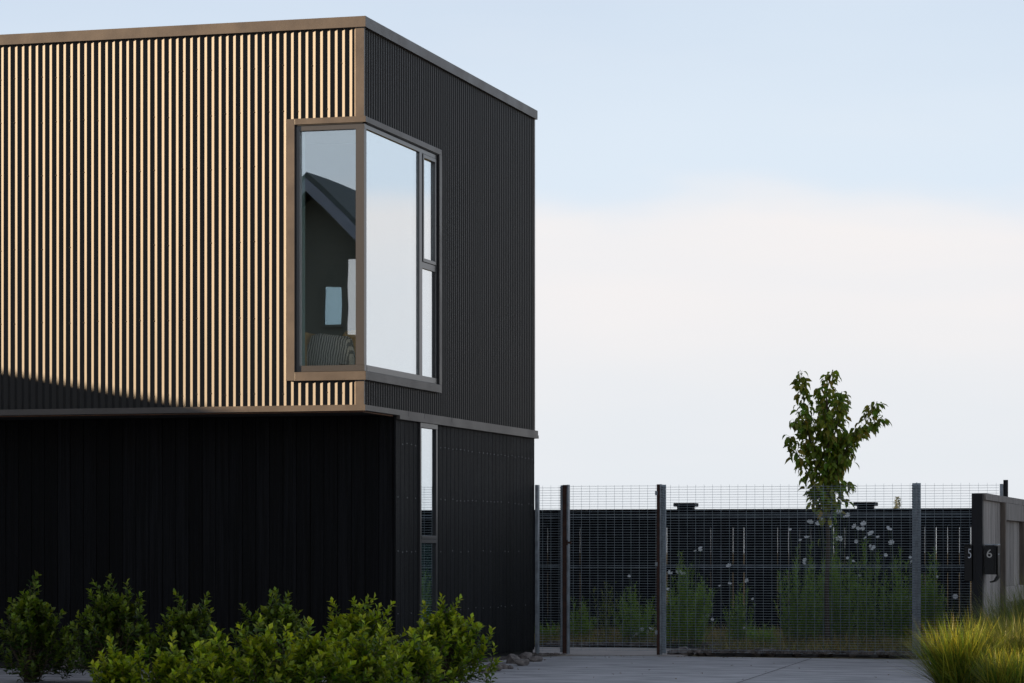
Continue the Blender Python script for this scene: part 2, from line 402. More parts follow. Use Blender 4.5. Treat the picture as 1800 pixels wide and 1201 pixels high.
# ground floor: board cladding on the recessed front and on the side wall
GY = .966
def boards(along_x, a, b, c, z0, z1, holes=()):
    mb = MB(); u = a; rr = random.Random(int(a*100)+9)
    bwid = .138
    while u < b-1e-6:
        e = min(b, u+bwid); gap = .003
        lo, hi = u, e-gap
        zs = [(z0, z1)]
        for (h0, h1, hz0, hz1) in holes:
            if hi > h0 and lo < h1:
                if lo < h0-.004: hi = h0
                elif hi > h1+.004: lo = h1
                zs = [(z0, hz0), (hz1, z1)] if not (hi <= h0+1e-6 or lo >= h1-1e-6) else zs
        off = rr.uniform(0, .0012)
        for za, zb in zs:
            if zb-za < .01: continue
            if along_x:
                pts = [(lo, c+.018, za), (lo, c+.004+off, za), (lo+.004, c+off, za), (hi-.004, c+off, za), (hi, c+.004+off, za), (hi, c+.018, za)]
            else:
                pts = [(c-.018, lo, za), (c-.004-off, lo, za), (c-off, lo+.004, za), (c-off, hi-.004, za), (c-.004-off, hi, za), (c-.018, hi, za)]
            mb.prism(pts, (0, 0, zb-za))
        u = e
    return mb
SL0, SL1 = 1.690, 2.262
SZ0, SZ1 = .30, 2.395
boards(True, -L, -.0205, GY, .06, HB-.001).build('board_cladding', 'board', house)
sideb = boards(False, GY+.001, DP-.002, 0, .05, HB-.001, [(SL0, SL1, SZ0, SZ1)])
gw = MB()
gw.box(-L, -.02, GY+.02, GY+.12, 0, HB-.004)
gw.box(-.12, -.02, GY+.121, SL0, 0, HB-.004); gw.box(-.12, -.02, SL1, DP, 0, HB-.004)
gw.box(-.12, -.02, SL0+.001, SL1-.001, 0, SZ0)
gw.box(-L, -.121, DP-.1, DP, 0, HB-.004)
gw.build('wall', 'soffit', house)
MB().box(-2.6, -2.5, GY+.13, DP-.12, .01, HB-.01).box(-2.49, -.13, GY+.13, DP-.12, 0.01, .06).build('room_partition', 'wall_in', house)
nm = sideb; n0 = len(nm.f); rr = random.Random(4)
for z in (2.17, 1.66, 1.14, .55):
    k = 0
    while k < 60:
        y = GY+.07+k*.138+rr.uniform(-.01,.01); k += 1
        if y > DP-.05: break
        if SL0-.03 < y < SL1+.03: continue
        if rr.random() < (.12 if z > 1.5 else .5): continue
        zz = z+rr.uniform(-.008, .008)
        nm.tube([(-.001, y, zz), (.0035, y, zz)], .005, n=8)
sb = nm.build('board_cladding', 'board', house); sb.data.materials.append(M['nail'])
for f_ in list(sb.data.polygons)[n0:]: f_.material_index = 1

# corner window: casing flashing (part) > frame, panes, mullion, transom (sub-parts)
CW = .086; CO = .036
cs = MB()
# front casing
cs.box(-WXF, -WXF+CW, -CO, .03, WZ0, WZ1)
cs.box(-WXF+CW+.0005, CO, -CO, .03, WZ1-.053, WZ1+.002)
cs.box(-WXF+CW+.0005, CO, -CO, .03, WZ0-.002, WZ0+.078)
# side casing
cs.box(-.03, CO-.001, .0305, WYR, WZ1-.053, WZ1+.001)
cs.box(-.03, CO-.001, .0305, WYR, WZ0-.001, WZ0+.078)
cs.box(-.03, CO+.001, WYR-CW, WYR+.002, WZ0+.0785, WZ1-.0535)
casing = cs.build('corner_window', 'flash', house, bevel=.002)
FZ0, FZ1 = WZ0+.080, WZ1-.055
# recessed reveal lining, blackened to stand in for the shade inside it
rv = MB()
rv.box(-WXF+CW, -WXF+CW+.008, -.028, .05, FZ0, FZ1)
rv.box(-WXF+CW+.009, -.0, -.026, .03, FZ1-.007, FZ1)
rv.box(-.03, .026, .031, WYR-CW-.009, FZ1-.007, FZ1)
rv.box(-.05, .030, WYR-CW-.008, WYR-CW, FZ0, FZ1)
rv.build('shaded_reveal', 'seal', casing)
FO = .014                          # frame stands this far inside the casing face
fr = MB(); fx0 = -WXF+CW+.031
z0, z1 = FZ0+.002, FZ1-.009
fr.box(fx0-.030, fx0+.010, -FO, .05, z0, z1)                  # left jamb
fr.box(fx0+.0105, -.001, -FO, .05, z1-.045, z1)               # head
fr.box(fx0+.0105, -.001, -FO, .05, z0, z0+.055)               # sill
fr.box(-.068, .0135, -FO-.003, .05, z0+.0555, z1-.0455)      # corner post
fr.box(-.0005, FO+.002, -FO, .05, z1-.045, z1+.0); fr.box(-.0005, FO+.002, -FO, .05, z0, z0+.055)
sy1 = WYR-CW-.010
fr.box(-.05, FO, .0505, sy1, z1-.040, z1-.001)               # side head
fr.box(-.05, FO+.004, .0505, sy1, z0+.001, z0+.056)          # side sill
MY0, _ = on_x(737.5, .014); MY1, _ = on_x(742.5, .014)
fr.box(-.05, FO-.001, MY0, MY1, z0+.0565, z1-.0405)          # mullion
fr.box(-.05, FO-.001, sy1-.045, sy1-.001, z0+.0565, z1-.0405)
TZ = 3.93
fr.box(-.05, FO-.003, MY1+.0005, sy1-.0455, TZ-.030, TZ+.030) # transom
fr.build('frame', 'frame', casing)
# opening sash of the narrow upper light
sa = MB(); a, b = MY1+.012, sy1-.050
sa.box(-.02, FO+.006, a, a+.030, TZ+.034, z1-.045); sa.box(-.02, FO+.006, b-.030, b, TZ+.034, z1-.045)
sa.box(-.02, FO+.006, a+.0305, b-.0305, TZ+.034, TZ+.068); sa.box(-.02, FO+.006, a+.0305, b-.0305, z1-.08, z1-.045)
sa.build('sash', 'frame', casing, bevel=.0015)
gs = MB()
gs.box(-.022, -.012, MY0-.009, MY0-.001, z0+.057, z1-.042)
gs.box(-.02, .0, sy1-.055, sy1-.046, z0+.057, TZ-.031)
gs.build('glazing_seal', 'seal', casing)
M['glassf'] = glassmat('clear_coated_glass', .29, .5, (.98, 1, .98))
MB().box(fx0+.011, -.0685, .018, .024, z0+.0555, z1-.0455).build('glass_pane', 'glassf', casing)
MB().box(-.010, -.004, .0505, MY0-.0005, z0+.0565, z1-.0405).build('glass_pane', 'glass', casing)
MB().box(-.010, -.004, a+.031, b-.031, TZ+.0685, z1-.0805).build('glass_pane', 'glass', casing)
MB().box(-.010, -.004, MY1+.0005, sy1-.0455, z0+.0565, TZ-.0305).build('glass_pane', 'glass', casing)
MB().box(fx0+.018, fx0+.046, .030, .036, z0+.057, z1-.047).build('pale_strip', 'edge', casing)  # pale teal upright strip behind the left side of the front pane

# slot window in the ground floor side wall
so = MB()
so.box(-.04, .016, SL0+.001, SL0+.040, SZ0+.04, SZ1-.051); so.box(-.04, .016, SL1-.046, SL1-.001, SZ0+.04, SZ1-.051)
so.box(-.04, .018, SL0+.001, SL1-.001, SZ1-.05, SZ1-.002); so.box(-.04, .022, SL0+.001, SL1-.001, SZ0+.001, SZ0+.0395)
ST = 1.262
so.box(-.04, .017, SL0+.0405, SL1-.0465, ST-.040, ST-.004); so.box(-.04, .022, SL0+.0405, SL1-.0465, ST+.000, ST+.032)
slot = so.build('slot_window', 'frame', house, bevel=.0015)
MB().box(-.012, -.006, SL0+.0405, SL1-.0465, ST+.0325, SZ1-.0505).build('glass_pane', 'glass_slot', slot)
MB().box(-.012, -.006, SL0+.0405, SL1-.0465, SZ0+.04, ST-.0405).build('glass_pane', 'glass_slot', slot)
MB().box(-.011, .012, SL1-.055, SL1-.0467, ST+.033, SZ1-.051).box(-.011, .012, SL1-.055, SL1-.0467, SZ0+.04, ST-.041).build('glazing_seal', 'seal', slot)
bl = MB(); z = SZ0+.05
while z < ST-.05:
    bl.box(-.040, -.026, SL0+.045, SL1-.05, z, z+.028); z += .034
bl.build('blind', 'blind', slot)

# bed inside the corner room
bed = empty('bed', (-.9, .9, HB+.15), 'bed with striped grey pillow and tan headboard behind the corner window', 'bed')
def soft(name, m, loc, dims, rz, parent, puff=.5, seed=1, ry=0):
    bm = bmesh.new(); bmesh.ops.create_cube(bm, size=1); bmesh.ops.subdivide_edges(bm, edges=bm.edges, cuts=9, use_grid_fill=True)
    for v in bm.verts:
        x, y, z = v.co*2
        e = (1-abs(x)**4)*(1-abs(y)**4); v.co.z *= .18+.82*e**puff
        nn = noise.noise(Vector((x*2.3+seed, y*2.3, z*2)))*.10+noise.noise(Vector((x*6+seed, y*5, z*2)))*.03
        v.co.x *= 1-.06*y*y; v.co.y *= 1-.06*x*x; v.co.z += nn*.5
    me = bpy.data.meshes.new(name); bm.to_mesh(me); bm.free(); me.materials.append(M[m])
    me.polygons.foreach_set('use_smooth', [True]*len(me.polygons))
    o = bpy.data.objects.new(name, me); C.objects.link(o); o.parent = parent
    o.location = loc; o.scale = dims; o.rotation_euler = (0, ry, rz); return o
MB().box(-.75, .62, -.35, 1.6, 0.02, .12).build('bed_base', 'floor_in', bed, bevel=.01)
soft('mattress', 'white', (-.05, .6, .17), (1.35, 1.9, .16), 0, bed, .2)
soft('pillow', 'quilt', (.47, -.60, .35), (.46, .21, .44), radians(-3), bed, .22, 3, radians(7))
soft('throw', 'tan', (.62, -.44, .40), (.17, .10, .44), 0, bed, .3, 8)
MB().box(.20, .275, -.72, -.30, .02, .60).build('headboard', 'tan', bed, bevel=.03)

# ------------------------------------------------------------------ neighbours outside the frame (they cast the shade and fill the reflection)
def simple_window(parent, x0, x1, y0, y1, z0, z1, axis, fm='white', gm='glassn'):
    if axis == 'y':          # in a wall facing +y at y1
        f = MB().box(x0, x1, y1, y1+.05, z0, z0+.05).box(x0, x1, y1, y1+.05, z1-.05, z1).box(x0, x0+.05, y1, y1+.05, z0+.051, z1-.051).box(x1-.05, x1, y1, y1+.05, z0+.051, z1-.051).build('window', fm, parent)
        MB().box(x0+.05, x1-.05, y1+.002, y1+.02, z0+.05, z1-.05).build('glass_pane', gm, f)
    else:
        f = MB().box(x1, x1+.05, y0, y1, z0, z0+.05).box(x1, x1+.05, y0, y1, z1-.05, z1).box(x1, x1+.05, y0, y0+.05, z0+.051, z1-.051).box(x1, x1+.05, y1-.05, y1, z0+.051, z1-.051).build('window', 'white', parent)
        MB().box(x1+.002, x1+.02, y0+.05, y1-.05, z0+.05, z1-.05).build('glass_pane', 'glassn', f)
M['glassn'] = glassmat('neighbour_glass', .80, .15)
nb = empty('neighbouring_house', (-18, -4, 0), 'pale plastered flat roofed house beyond the left side of the driveway, with blocks added to shape the sun patch', 'house')
nb.location = (0, 0, 0)
H1, H2 = 4.70, 3.88
MB().box(-22, -14, -7.55, 1.5, 0, H1-.15).build('wall', 'brickw', nb)
MB().box(-22.2, -13.85, -7.7, 1.7, H1-.15, H1).build('roof', 'nroof', nb)
MB().box(-21, -14.2, -11.48, -7.71, 0, H2-.12).build('added_link_wall', 'brickw', nb)  # unseen lower link, added to let sun through to the tussock patch
MB().box(-21.1, -14.0, -11.48, -7.72, H2-.12, H2).build('added_link_roof', 'nroof', nb)
MB().box(-21, -14.2, -17, -11.5, 0, H1-.12).build('added_shade_wall', 'brickw', nb)  # unseen taller block, added to keep sun off the other tussocks
MB().box(-21.1, -14.0, -17.1, -11.49, H1-.12, H1).build('added_shade_roof', 'nroof', nb)
simple_window(nb, 0, -14, -5.5, -3.2, 1.0, 2.3, 'x'); simple_window(nb, 0, -14, -1.8, .4, 1.0, 2.3, 'x')
MB().box(-14.199, -14.15, -15.6, -12.4, .05, 2.4).build('added_shade_door', 'nfascia', nb)

VY = 20.0                                  # gable house mirrored in the front window
def rf(px, py):
    x, t = on_y(px, VY); return x, zat(py, t)
gx, gz = rf(556, 308); gxr, gzr = rf(628, 379)
sl = (gz-gzr)/(gxr-gx)
gh = empty('gable_house', (0, 0, 0), 'dark gabled house across the driveway reflected in the corner window', 'house')
hw = 3.0; ex = .45; FY = -VY
wz = gz-.30
MB().prism([(gx-hw, FY, 0), (gx+hw, FY, 0), (gx+hw, FY, wz-sl*hw), (gx, FY, wz), (gx-hw, FY, wz-sl*hw)], (0, -9, 0)).build('wall', 'nwall', gh)
rt = .12
for sg in (-1, 1):
    e = hw+ex
    MB().prism([(gx, FY+.5, gz), (gx+sg*e, FY+.5, gz-sl*e), (gx+sg*e, FY+.5, gz-sl*e-rt), (gx, FY+.5, gz-rt)], (0, -10, 0)).build('roof', 'nroof', gh)
    MB().prism([(gx, FY+.53, gz-.11), (gx+sg*e, FY+.53, gz-.11-sl*e), (gx+sg*e, FY+.53, gz-.33-sl*e), (gx, FY+.53, gz-.33)], (0, -.028, 0)).build('fascia', 'nfascia', gh)
x0, za = rf(564, 500); x1, zb = rf(606, 575)
M['glassb'] = glassmat('blue_neighbour_glass', .62, .3, gc=(.50, .72, .84))
simple_window(gh, x0, x1, 0, FY, zb, za, 'y', 'nwall', 'glassb')
x0, za = rf(606, 450); x1, zb = rf(660, 592)
simple_window(gh, x0, x1+.2, 0, FY, zb, za, 'y', 'nwall')
simple_window(gh, gx-2.2, gx-1.0, 0, FY, .9, 2.2, 'y'); simple_window(gh, gx+.8, gx+2.2, 0, FY, .9, 2.2, 'y')

# ------------------------------------------------------------------ mesh fence and gate
FYL = DP+.02
def fx(px): return on_y(px, FYL)[0]
DH, DV = .0283, .0940
MZ0, MZ1 = .035, 1.868
def mesh_panel(name, xa, xb, label, cat, z0=MZ0, gate=False):
    root = empty(name, ((xa+xb)/2, FYL, 0), label, cat, None)
    ox = (xa+xb)/2; mb = MB(); z = z0
    while z <= MZ1+.001:
        r = .00155
        k = round((z-z0)/DH)
        mb.box(xa-ox, xb-ox, -r-.002, r-.002, z-r, z+r); z += DH
    for zz in (1.515, .965, .985, 1.545): mb.box(xa-ox, xb-ox, -.0075, -.0045, zz-.0018, zz+.0018)
    x = xa+DV*.5
    while x < xb:
        mb.box(x-.0009-ox, x+.0009-ox, .0025, .0062, z0-.005, MZ1+.004); x += DV
    mb.build('wire_mesh', 'wire', root)
    return root
def post(px0, px1, label, parts, top=1.880, deep=.05):
    xa, xb = fx(px0), fx(px1); ox = (xa+xb)/2
    root = empty('fence_post', (ox, FYL, 0), label, 'post', 'posts of the wire mesh fence')
    for (f0, f1, kind) in parts:
        a = xa+(xb-xa)*f0-ox; b = xa+(xb-xa)*f1-ox-.0004
        if kind == 'steel': MB().box(a, b, -.022, deep, 0, top).build('upright', 'galv', root, bevel=.002)
        elif kind == 'rust': MB().box(a, b, -.018, deep, 0, top-.002).build('rusted_upright', 'rust', root, bevel=.002)
        elif kind == 'bead':
            MB().box(a+.004, b-.004, -.006, .02, 0.02, top-.006).build('backing_strip', 'wire', root)
            mb = MB(); z = MZ0
            while z < MZ1:
                mb.tube([(a+.002, -.016, z), ((a+b)/2, -.026, z+.002), (b-.002, -.016, z)], .0058, n=6)
                mb.box(a+.003, a+.010, -.016, -.004, z-.012, z+.012); mb.box(b-.010, b-.003, -.016, -.004, z-.012, z+.012); z += DH
            mb.build('wire_ends', 'galv', root, smooth=False)
    return root
post(941.2, 946.5, 'slim galvanised post fixed to the corner of the black house wall', [(0, 1, 'steel')])
post(985, 1000, 'rust brown steel post between narrow mesh panel and the gate', [(0, .30, 'bead'), (.30, .80, 'rust'), (.80, 1, 'steel')])
post(1155, 1171, 'galvanised and rust brown post on the hinge side of the gate', [(0, .34, 'rust'), (.34, .46, 'steel'), (.46, 1, 'bead')])
post(1603, 1619, 'galvanised fence post with wire ends beside the golden tussock grass', [(0, .47, 'bead'), (.47, .55, 'steel'), (.55, 1, 'bead')])
mesh_panel('mesh_fence_panel', fx(946.6), fx(984.8), 'narrow galvanised wire mesh panel beside the house corner', 'fence')
mesh_panel('mesh_gate', fx(1000.2), fx(1154.8), 'galvanised wire mesh gate between two rust brown posts', 'gate', z0=.05)
mesh_panel('mesh_fence_panel', fx(1171.2), fx(1602.8), 'widest galvanised wire mesh panel in front of the tree and white flowers', 'fence')
mesh_panel('mesh_fence_panel', fx(1619.2), fx(1756), 'galvanised wire mesh panel running behind the black letterbox post', 'fence')
gt = bpy.data.objects['mesh_gate']
lx = fx(1003)-gt.location.x
MB().box(lx-.03, lx+.012, -.03, -.008, 1.225, 1.25).box(lx-.035, lx-.025, -.045, -.008, 1.21, 1.265).build('latch', 'rust', gt)
lx = fx(1152)-gt.location.x
for z in (1.78, 1.0, .25): MB().box(lx+.004, lx+.03, -.034, -.0235, z-.022, z+.022).build('hinge', 'galv', gt)
bx = fx(1767.5)
bp = empty('end_post', (bx, FYL+.02, 0), 'round black post at the right end of the wire mesh fence', 'post')
mb = MB().tube([(0, 0, 0), (0, 0, 1.895), (0, 0, 1.902)], .0255, n=20); mb.build('upright', 'blackt', bp, smooth=False)
MB().box(-.062, -.027, -.012, .03, .0, 1.86).build('bracket_strip', 'galv', bp)

# ------------------------------------------------------------------ dark timber fence at the back of the garden
BY = 13.8
bfz = zat(895, on_y(1300, BY)[1])
bf = empty('paling_fence', (2, BY, 0), 'long black timber paling fence at the back of the garden', 'fence')
x = -9.0; k = 0; rr = random.Random(11); pal = MB(); xl = -9
while x < 9.5:
    wv = .1535; gp = rr.choice([.001, .003, .005, .007, .009, .002]); 
    pal.box(x-2+gp/2, x-2+wv-gp/2, 0, .02, .03, bfz-.10); x += wv
pal.build('palings', 'fenceb', bf)
MB().box(-11, 7.5, -.05, .07, bfz-.045, bfz).box(-11, 7.5, -.022, -.001, bfz-.15, bfz-.046).build('cap_rail', 'fenceb', bf, bevel=.004)
MB().box(-11, 7.5, -.002, .0, .0, .12).box(-11, 7.5, .021, .06, .86, .96).box(-11, 7.5, .021, .06, .16, .25).box(-11, 7.5, .021, .06, bfz-.25, bfz-.12).build('rail', 'fenceb', bf)
for px in (1205.5, 1521.5, 1838, 890):
    x = on_y(px, BY)[0]-2
    pp = MB().box(x-.105, x+.105, -.08, .10, 0, bfz+.035).build('fence_post', 'fenceb', bf)
    MB().box(x-.148, x+.148, -.125, .145, bfz+.0355, bfz+.085).build('post_cap', 'fenceb', pp, bevel=.008)

# ------------------------------------------------------------------ weathered timber fence with letterboxes on the right
WX = 5.24
tf = empty('boundary_fence', (WX, 3.09, 0), 'weathered grey timber fence with capping rail running back from its black end post', 'fence')
zt = 1.70
MB().box(-.052, .052, -.10, -.012, 0, zt).build('end_post', 'blackt', tf, bevel=.004)
bd = MB(); y = 0; rr = random.Random(5)
while y < 10.5:
    o_ = rr.uniform(0, .004)
    bd.box(.030+o_*0, .050+o_, y+.002, y+.142, .03, zt-.065); y += .145
bd.build('boards', 'tim', tf)
MB().box(-.03, .080, -.010, 10.6, zt-.062, zt+.004).build('cap_rail', 'tim', tf, bevel=.004)
for yy in (1.46, 3.35, 5.3, 7.3): MB().box(.056, .105, yy, yy+.10, .03, zt-.063).build('batten', 'timd', tf)
MB().box(.056, .10, 1.562, 3.345, zt-.24, zt-.066).box(.056, .10, 1.562, 3.345, .62, .78).build('rail', 'tim', tf, bevel=.003)
MB().box(-.035, .027, .05, 10.5, zt-.4, zt-.3).box(-.035, .027, .05, 10.5, .4, .5).build('rear_rail', 'blackt', tf)

def digit(ch, size, mtl, parent, loc, name='number', sx=1.0):
    cu = bpy.data.curves.new('number', 'FONT'); cu.body = ch; cu.size = size; cu.extrude = .0015; cu.align_x = 'CENTER'; cu.align_y = 'CENTER'
    cu.offset = -.0012 if ch == '5' else 0
    tmp = bpy.data.objects.new('tmp', cu); C.objects.link(tmp)
    dg = bpy.context.evaluated_depsgraph_get(); me = bpy.data.meshes.new_from_object(tmp.evaluated_get(dg))
    bpy.data.objects.remove(tmp); me.materials.clear(); me.materials.append(M[mtl]); me.name = name
    o = bpy.data.objects.new(name, me); C.objects.link(o); o.parent = parent; o.location = loc; o.rotation_euler = (pi/2, 0, 0); o.scale = (sx, 1, 1)
    return o
PY5 = 3.09-.10
Zp = on_y(1704, PY5)[1]
def xz(px, py): x_, t_ = on_y(px, PY5); return x_, zat(py, t_)
xa, z5t = xz(1695, 957); xb, z5b = xz(1711.5, 1022)
b5 = empty('letterbox', ((xa+xb)/2, PY5, z5b), 'black letterbox numbered 5 on the left of the black end post', 'letterbox', 'letterboxes on the black end post')
hw5 = (xb-xa)/2; hh5 = z5t-z5b
MB().box(-hw5, hw5-.001, .0, .22, 0, hh5-.012).build('body', 'box', b5, bevel=.004)
MB().box(-hw5-.003, hw5-.001, -.006, .225, hh5-.011, hh5).build('lid', 'box', b5, bevel=.002)
nx, nz_ = xz(1704.5, 974)
digit('5', .135, 'numw', b5, (nx-b5.location.x, -.003, nz_-z5b), sx=.62)
xa, z6t = xz(1731, 956.5); xb, z6b = xz(1747.5, 1010)
b6 = empty('letterbox', ((xa+xb)/2, PY5-.0, z6b), 'black letterbox numbered 6 with curved scoop on the right of the end post', 'letterbox', 'letterboxes on the black end post')
hw6 = (xb-xa)/2; hh6 = z6t-z6b
MB().box(-hw6, hw6, .0, .24, 0, hh6-.012).build('body', 'box', b6, bevel=.004)
MB().box(-hw6, hw6+.034, .012, .235, hh6-.011, hh6).build('lid', 'galv', b6, bevel=.002)
sc = MB(); prof = []
for k in range(9):
    a_ = k/8*pi/2
    prof.append((hw6+.034-.075*(1-cos(a_)), 0, -.005-.075*sin(a_)))
outer = [(hw6+.034, 0, hh6-.02)]+prof
inner = [(p_[0]-.014 if i_ < len(outer)*.6 else p_[0]-.004, 0, p_[2]+(.0 if i_ < 3 else .014)) for i_, p_ in enumerate(outer)][::-1]
sc.prism([(p_[0], .012, p_[2]) for p_ in outer+inner], (0, .2, 0))
sc.box(hw6+.001, hw6+.033, .012, .21, 0, hh6-.02)
sc.build('paper_scoop', 'box', b6)
nx, nz_ = xz(1739, 974)
digit('6', .115, 'num', b6, (nx-b6.location.x, -.003, nz_-z6b), sx=1.05)
MB().box(hw6+.0345, hw6+.038, .03, .12, hh6-.105, hh6-.09).build('hinge', 'galv', b6)

# ------------------------------------------------------------------ rocks
def rock(x, y, r, seed, label, zf=.62):
    bm = bmesh.new(); bmesh.ops.create_icosphere(bm, subdivisions=3, radius=1)
    rr = random.Random(seed); a = Vector((rr.uniform(-9, 9), rr.uniform(-9, 9), 0))
    pl = [(Vector((rr.gauss(0, 1), rr.gauss(0, 1), rr.gauss(0, .8))).normalized(), rr.uniform(.62, .85)) for _ in range(9)]
    for v in bm.verts:
        for n_, d_ in pl:
            e = v.co.dot(n_)-d_
            if e > 0: v.co -= n_*e
        v.co += v.co.normalized()*(noise.noise(v.co*2+a)*.12+noise.noise(v.co*7+a)*.03)
        v.co = Vector((v.co.x*r*rr.choice([1])*1.25, v.co.y*r, v.co.z*r*zf))
    me = bpy.data.meshes.new('rock'); bm.to_mesh(me); bm.free(); me.materials.append(M['rock'])
    o = bpy.data.objects.new('rock', me); C.objects.link(o); o.location = (x, y, r*zf*.55); o.rotation_euler = (0, 0, rr.uniform(0, 6))
    return tag(o, label, 'rock', 'rocks along the edges of the driveway')
def gpt(px, py):
    Z_ = EYE*F_PX/(py-HZ); q_ = at(px, py, Z_); return q_.x, q_.y
rk = [(868, 1180, .085, 'angular rock closest to the rightmost leafy shrub'), (884, 1176, .06, 'reddish rock squeezed between two larger rocks by the black wall'),
      (902, 1166, .10, 'tall pointed rock at the foot of the black side wall'), (918, 1170, .08, 'broad grey rock in front of the black wall on the driveway edge'),
      (926, 1158, .075, 'dark rock tucked under the black wall near the corner post'), (940, 1163, .075, 'pale brown rock last in the row towards the gate'),
      (853, 1184, .045, 'small pale rock half under the rightmost leafy shrub'), (895, 1176, .04, 'smallest chip of rock in the row by the black wall'),
      (128, 1176, .13, 'rounded rock between the two leftmost shrubs'), (160, 1166, .11, 'rock behind the second shrub from the left'),
      (1183, 1146, .07, 'rock behind the mesh nearest the gate hinge post'), (1205, 1144, .10, 'large rock behind the mesh just right of the hinge post'),
      (1232, 1147, .07, 'low rock behind the widest mesh panel near its left end'), (1352, 1146, .09, 'rock behind the middle of the widest mesh panel'),
      (1330, 1149, .06, 'flat rock left of the middle of the widest mesh panel'), (1452, 1149, .075, 'rock behind the mesh below the white flowers'),
      (1250, 1148, .05, 'brown stone under the mesh between hinge post and middle'), (1552, 1153, .085, 'rock behind the mesh close to the galvanised fence post'),
      (1400, 1150, .05, 'small stone behind the mesh left of the white flowers'), (1500, 1152, .055, 'small stone behind the mesh right of the tree'),
      (950, 1153, .035, 'small stone in the soil under the narrow mesh panel')]
for i, (px, py, r, lb) in enumerate(rk):
    x, y = gpt(px, py)
    if 1170 < px < 1600: y = 6.16; x = on_y(px, y)[0]
    if 850 < px < 960: x = max(x, .09+r*.6)
    rock(x, y, r, 30+i, lb)
def soil_strip():
    mb = MB(); rr = random.Random(2)
    for k in range(900):
        y = rr.uniform(.75, 5.9); x = rr.uniform(.01, .14+.25*max(0, (y-4)/1.6)); r = rr.uniform(.006, .022)
        z = rr.uniform(0, .01); a = rr.uniform(0, 3)
        mb.prism([(x+cos(a+q)*r, y+sin(a+q)*r, z) for q in (0, 1.3, 2.5, 3.6, 5)], (0, 0, r*rr.uniform(.4, 1)))
    for k in range(2200):
        x = rr.uniform(-.5, 5.0); y = 8.2+rr.random()*.4 if x < 1.75 else rr.uniform(5.965, 6.5); r = rr.uniform(.008, .028); a = rr.uniform(0, 3); z = .03
        mb.prism([(x+cos(a+q)*r, y+sin(a+q)*r, z) for q in (0, 1.3, 2.5, 3.6, 5)], (0, 0, r*rr.uniform(.6, 1.4)))
    return mb.build('gravel', 'rock')
tag(soil_strip(), 'loose gravel and clods along the wall foot and garden edges', 'gravel', kind='stuff')

# ------------------------------------------------------------------ shrubs
def shrub(name, h, r, seed, mat_, label, loc, n=120, lead=((0, 0),), base=.25):
    rr = random.Random(seed)
    root = empty(name, loc, label, 'shrub', 'shrubs in front of the house')
    lf = MB(); st = MB(); tips = []
    for k in range(n):
        a = rr.uniform(0, 2*pi); zf = rr.random()**.85
        prof = .66+.72*zf-1.18*zf**1.9
        R = r*prof*sqrt(rr.uniform(.12, 1))*(1+.28*sin(3*a+seed)+.15*sin(5*a+2*seed))
        z = h*(base+(.92-base)*zf)
        tips.append(Vector((cos(a)*R*1.25, sin(a)*R*1.25, z+rr.uniform(-.04, .04))))
    for (lx_, lz) in lead:
        for q_ in range(5):
            tips.append(Vector((lx_+rr.uniform(-.035, .035), rr.uniform(-.08, .08), lz-q_*.07)))
    for tp in tips:
        b0 = Vector((rr.uniform(-.05, .05), rr.uniform(-.05, .05), 0)); hor = Vector((tp.x, tp.y, 0))
        mid = b0*.3+Vector((tp.x*.45, tp.y*.45, tp.z*.45)); up = (U*1.0+hor.normalized()*(.5 if hor.length > .01 else 0)+Vector((rr.gauss(0, .25), rr.gauss(0, .25), 0))).normalized()
        TL = rr.uniform(.10, .19)
        if rr.random() < .45: st.tube([b0, mid, tp-up*TL], .006, .003, 4)
        st.tube([tp-up*TL, tp], .003, .0015, 4)
        nl = rr.randint(11, 16); a = rr.uniform(0, 6)
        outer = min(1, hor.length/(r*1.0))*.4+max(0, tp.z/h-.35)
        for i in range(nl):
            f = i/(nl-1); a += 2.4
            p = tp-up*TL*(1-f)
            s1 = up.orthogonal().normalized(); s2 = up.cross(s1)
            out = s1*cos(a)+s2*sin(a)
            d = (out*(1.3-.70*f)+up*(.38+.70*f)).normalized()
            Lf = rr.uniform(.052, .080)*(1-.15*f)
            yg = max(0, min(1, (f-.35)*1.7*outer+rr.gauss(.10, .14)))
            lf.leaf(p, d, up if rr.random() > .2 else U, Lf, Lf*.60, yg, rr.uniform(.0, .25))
    lf.build('foliage', mat_, root); st.build('stem', 'stem', root)
    return root
def gp(px, Z): q_ = at(px, 0, Z); return (q_.x, q_.y, 0)
def hz(py, Z): return zat(py, Z)
back = [(55, 25.6, 1013, .30, [(.05, .0), (-.2, -.22), (.18, -.3)], 1, 'conical shade-darkened green leafy shrub at the far left of the row', 'leaf'),
        (195, 25.5, 1016, .36, [(0, 0), (-.17, -.05), (.2, -.05), (.3, -.14)], 2, 'second leafy shrub from the left with several upright tips', 'leaf'),
        (335, 25.4, 1045, .36, [(-.1, 0), (.17, -.01), (-.22, -.14)], 3, 'third leafy shrub of the back row with two raised tips', 'leaf'),
        (487, 25.3, 1040, .38, [(0, 0), (-.1, -.03), (.12, -.03), (-.26, -.14)], 4, 'fourth leafy shrub of the back row below the blank black wall', 'leaf'),
        (635, 24.9, 1053, .46, [(-.12, -.03), (.02, 0), (.14, -.0), (.24, -.05), (-.27, -.03)], 5, 'dense bright leafy shrub left of the slot window', 'leaf2'),
        (782, 24.9, 1052, .36, [(-.02, 0), (.1, -.01), (-.2, -.06), (.26, -.17)], 6, 'rightmost leafy shrub standing in front of the slot window', 'leaf2')]
for (px, Z_, top, r, ld_, sd, lb, mt) in back:
    h_ = hz(top, Z_)
    shrub('leafy_shrub', h_*.88, r*1.12, sd, mt, lb, gp(px, Z_), 175, [(a_, h_+b_) for a_, b_ in ld_], base=.14 if px > 300 else .18)
